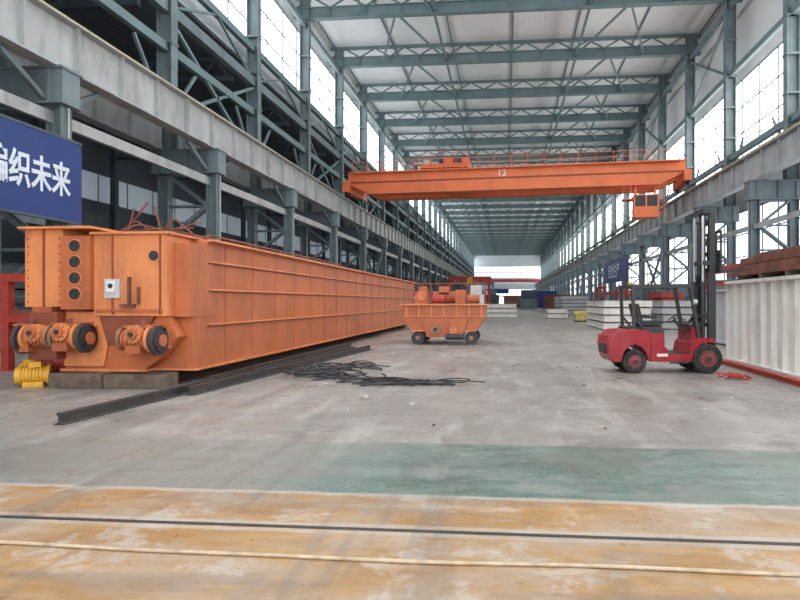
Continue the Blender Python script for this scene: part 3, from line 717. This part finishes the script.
def stack(name, x, y, W, L_, n, m, h=.45):
    g = MB()
    for i in range(n):
        z = i*h; g.box(-W/2+.05*(i % 2), W/2-.04*(i % 3), 0, L_, z+.06, z+h-.02, m); g.box(-W/2+.1, W/2-.1, .3, .42, z, z+.06, M_WOOD); g.box(-W/2+.1, W/2-.1, L_-.4, L_-.3, z, z+.06, M_WOOD)
        g.box(-W/2-.04, W/2+.04, -.02, L_+.02, z+h-.05, z+h-.02, m)
        k = 0
        while k < L_: g.box(-W/2-.03, -W/2, k, k+.03, z+.06, z+h-.05, m); k += 1.0
    return g.obj(name, (x, y, 0))
stack("white_steel_stack", 7.2, 36.5, 2.8, 8, 4, M_WHT); stack("white_steel_stack", 10.8, 38, 2.4, 10, 4, M_WHT2); stack("white_steel_stack", -.6, 64, 3.4, 7, 3, M_WHT, .5)
stack("white_steel_stack", 12.9, 20, 2.2, 7, 5, M_WHT, .42); stack("white_steel_stack", 10.9, 55, 3, 8, 4, M_WHT2)
stack("blue_steel_stack", -5.2, 48, 2.6, 9, 4, M_STEEL, .5); stack("white_steel_stack", -9.5, 52, 3, 9, 5, M_WHT2); stack("white_steel_stack", -6.5, 78, 3, 12, 5, M_WHT2)
stack("red_steel_stack", 13.4, 50, 1.8, 5, 5, M_REDP, .5); stack("white_steel_stack", 9.5, 84, 3.6, 14, 5, M_WHT2, .5); stack("rusty_steel_stack", 9.5, 108, 4, 16, 5, M_RUST, .6)
stack("white_steel_stack", -7.5, 105, 4, 16, 5, M_WHT, .6); stack("grey_steel_stack", 5.0, 140, 4, 16, 4, M_STEEL, .6); stack("grey_steel_stack", -4.0, 150, 4, 16, 5, M_STEELD, .7)
stack("white_steel_stack", 5.2, 62, 2.0, 5, 2, M_WHT, .5); stack("red_steel_stack", -11, 140, 4, 14, 6, M_REDP, .7); stack("blue_steel_stack", 11.5, 170, 5, 20, 6, M_BLUE, .8)
stack("grey_steel_stack", -9, 190, 5, 20, 7, M_WHT2, .8); stack("rusty_steel_stack", 2, 210, 6, 20, 5, M_RUST, .8); stack("grey_steel_stack", 9, 235, 6, 20, 8, M_STEELD, .8); stack("grey_steel_stack", -8, 250, 7, 20, 8, M_STEEL, .8)
for x, y in ((6.3, 52.5), (7.4, 54.5)):
    g = MB(); g.box(-.4, .4, -.4, .4, .1, .6, M_YEL); g.cyl((-.5, 0, .7), (.5, 0, .7), .25, M_YEL, 18); g.box(-.5, .5, -.45, .45, 0, .1, M_DK); g.obj("yellow_gearbox", (x, y, 0), bevel=.03)
for y in (29, 70):
    g = MB()
    for yy in (0, 6): g.box(-.12, .12, yy-.12, yy+.12, 0, 3.2, M_REDP); g.box(2.3, 2.54, yy-.12, yy+.12, 0, 3.2, M_REDP)
    g.box(-.15, .15, -.3, 6.3, 3.2, 3.55, M_REDP); g.box(2.27, 2.57, -.3, 6.3, 3.2, 3.55, M_REDP); g.box(0, 2.4, -.1, .1, 2.6, 2.8, M_REDP); g.box(0, 2.4, 5.9, 6.1, 2.6, 2.8, M_REDP)
    g.obj("red_work_platform", (11.2, y, 0))
# welding gantry frames in the distance
for y, x0, m in ((118, -13, M_REDP), (160, -13, M_STEEL)):
    g = MB()
    for x in (0, 9): g.box(x-.3, x+.3, -.3, .3, 0, 7, m); g.box(x-.5, x+.5, -1.5, 1.5, 0, .5, m)
    g.box(-.5, 9.5, -.4, .4, 6.6, 7.6, m); g.box(4, 5.2, -.7, -.4, 6.0, 7.4, M_MOT)
    g.obj("portal_gantry", (x0, y+20 if m is M_REDP else y+14, 0))
stack("grey_steel_stack", -21.5, 22, 3, 12, 6, M_STEELD, .55); stack("grey_steel_stack", -22, 42, 3.5, 14, 6, M_STEELD, .6); stack("grey_steel_stack", -27, 30, 3, 12, 7, M_WHT2, .5)

# ---------------------------------------------------------------- banners
def banner(name, x, y0, y1, z0, z1, txt, facing, size, ty, tz, sx=1.0):
    e = empty(name, (x, 0, 0))
    g = MB(); g.box(-.04, .04, y0, y1, z0, z1, M_BLUE)
    for z in (z0, z1): g.box(-.06, .06, y0, y1, z-.04, z+.04, M_STEELD)
    g.obj("panel", parent=e)
    cu = bpy.data.curves.new(name+"_text", 'FONT'); cu.body = txt; cu.size = size; cu.extrude = .01; cu.offset = .022
    cu.align_x = 'RIGHT' if facing > 0 else 'LEFT'; cu.align_y = 'CENTER'; cu.materials.append(M_LET)
    o = bpy.data.objects.new("lettering", cu); COL.objects.link(o); o.parent = e; o.scale[0] = sx
    o.location = (facing*.06, ty, tz); o.rotation_euler = (math.radians(90), 0, math.radians(90 if facing > 0 else -90))
banner("blue_banner", XL+.55, 3.0, 19.2, 4.35, 7.05, "精工制造 编织未来", 1, 1.15, 18.65, 5.6, .72)
banner("blue_banner", XR-.6, 78, 96, 4.5, 7.6, "安全生产", -1, 2.2, 92, 6.0)
g = MB(); g.box(-6, 5, 0, .1, 5.5, 7.6, M_BLUE); g.obj("far_blue_banner", (-4, 272, 0))

# ---------------------------------------------------------------- world, camera
w = bpy.data.worlds.new("World"); scene.world = w; w.use_nodes = True
bg = w.node_tree.nodes["Background"]; bg.inputs[0].default_value = (0.97, 0.98, 1.0, 1); bg.inputs[1].default_value = 3.3

cam = bpy.data.cameras.new("Camera"); co = bpy.data.objects.new("Camera", cam); COL.objects.link(co)
co.location = (0, 0, 1.7); co.rotation_euler = (math.radians(90), 0, TH)
cam.lens = 27; cam.sensor_width = 36; cam.shift_x = -0.065; cam.shift_y = 0.0025; cam.clip_end = 600
scene.camera = co
scene.view_settings.view_transform = 'Standard'
scene.view_settings.look = 'None'
scene.view_settings.exposure = 0.0
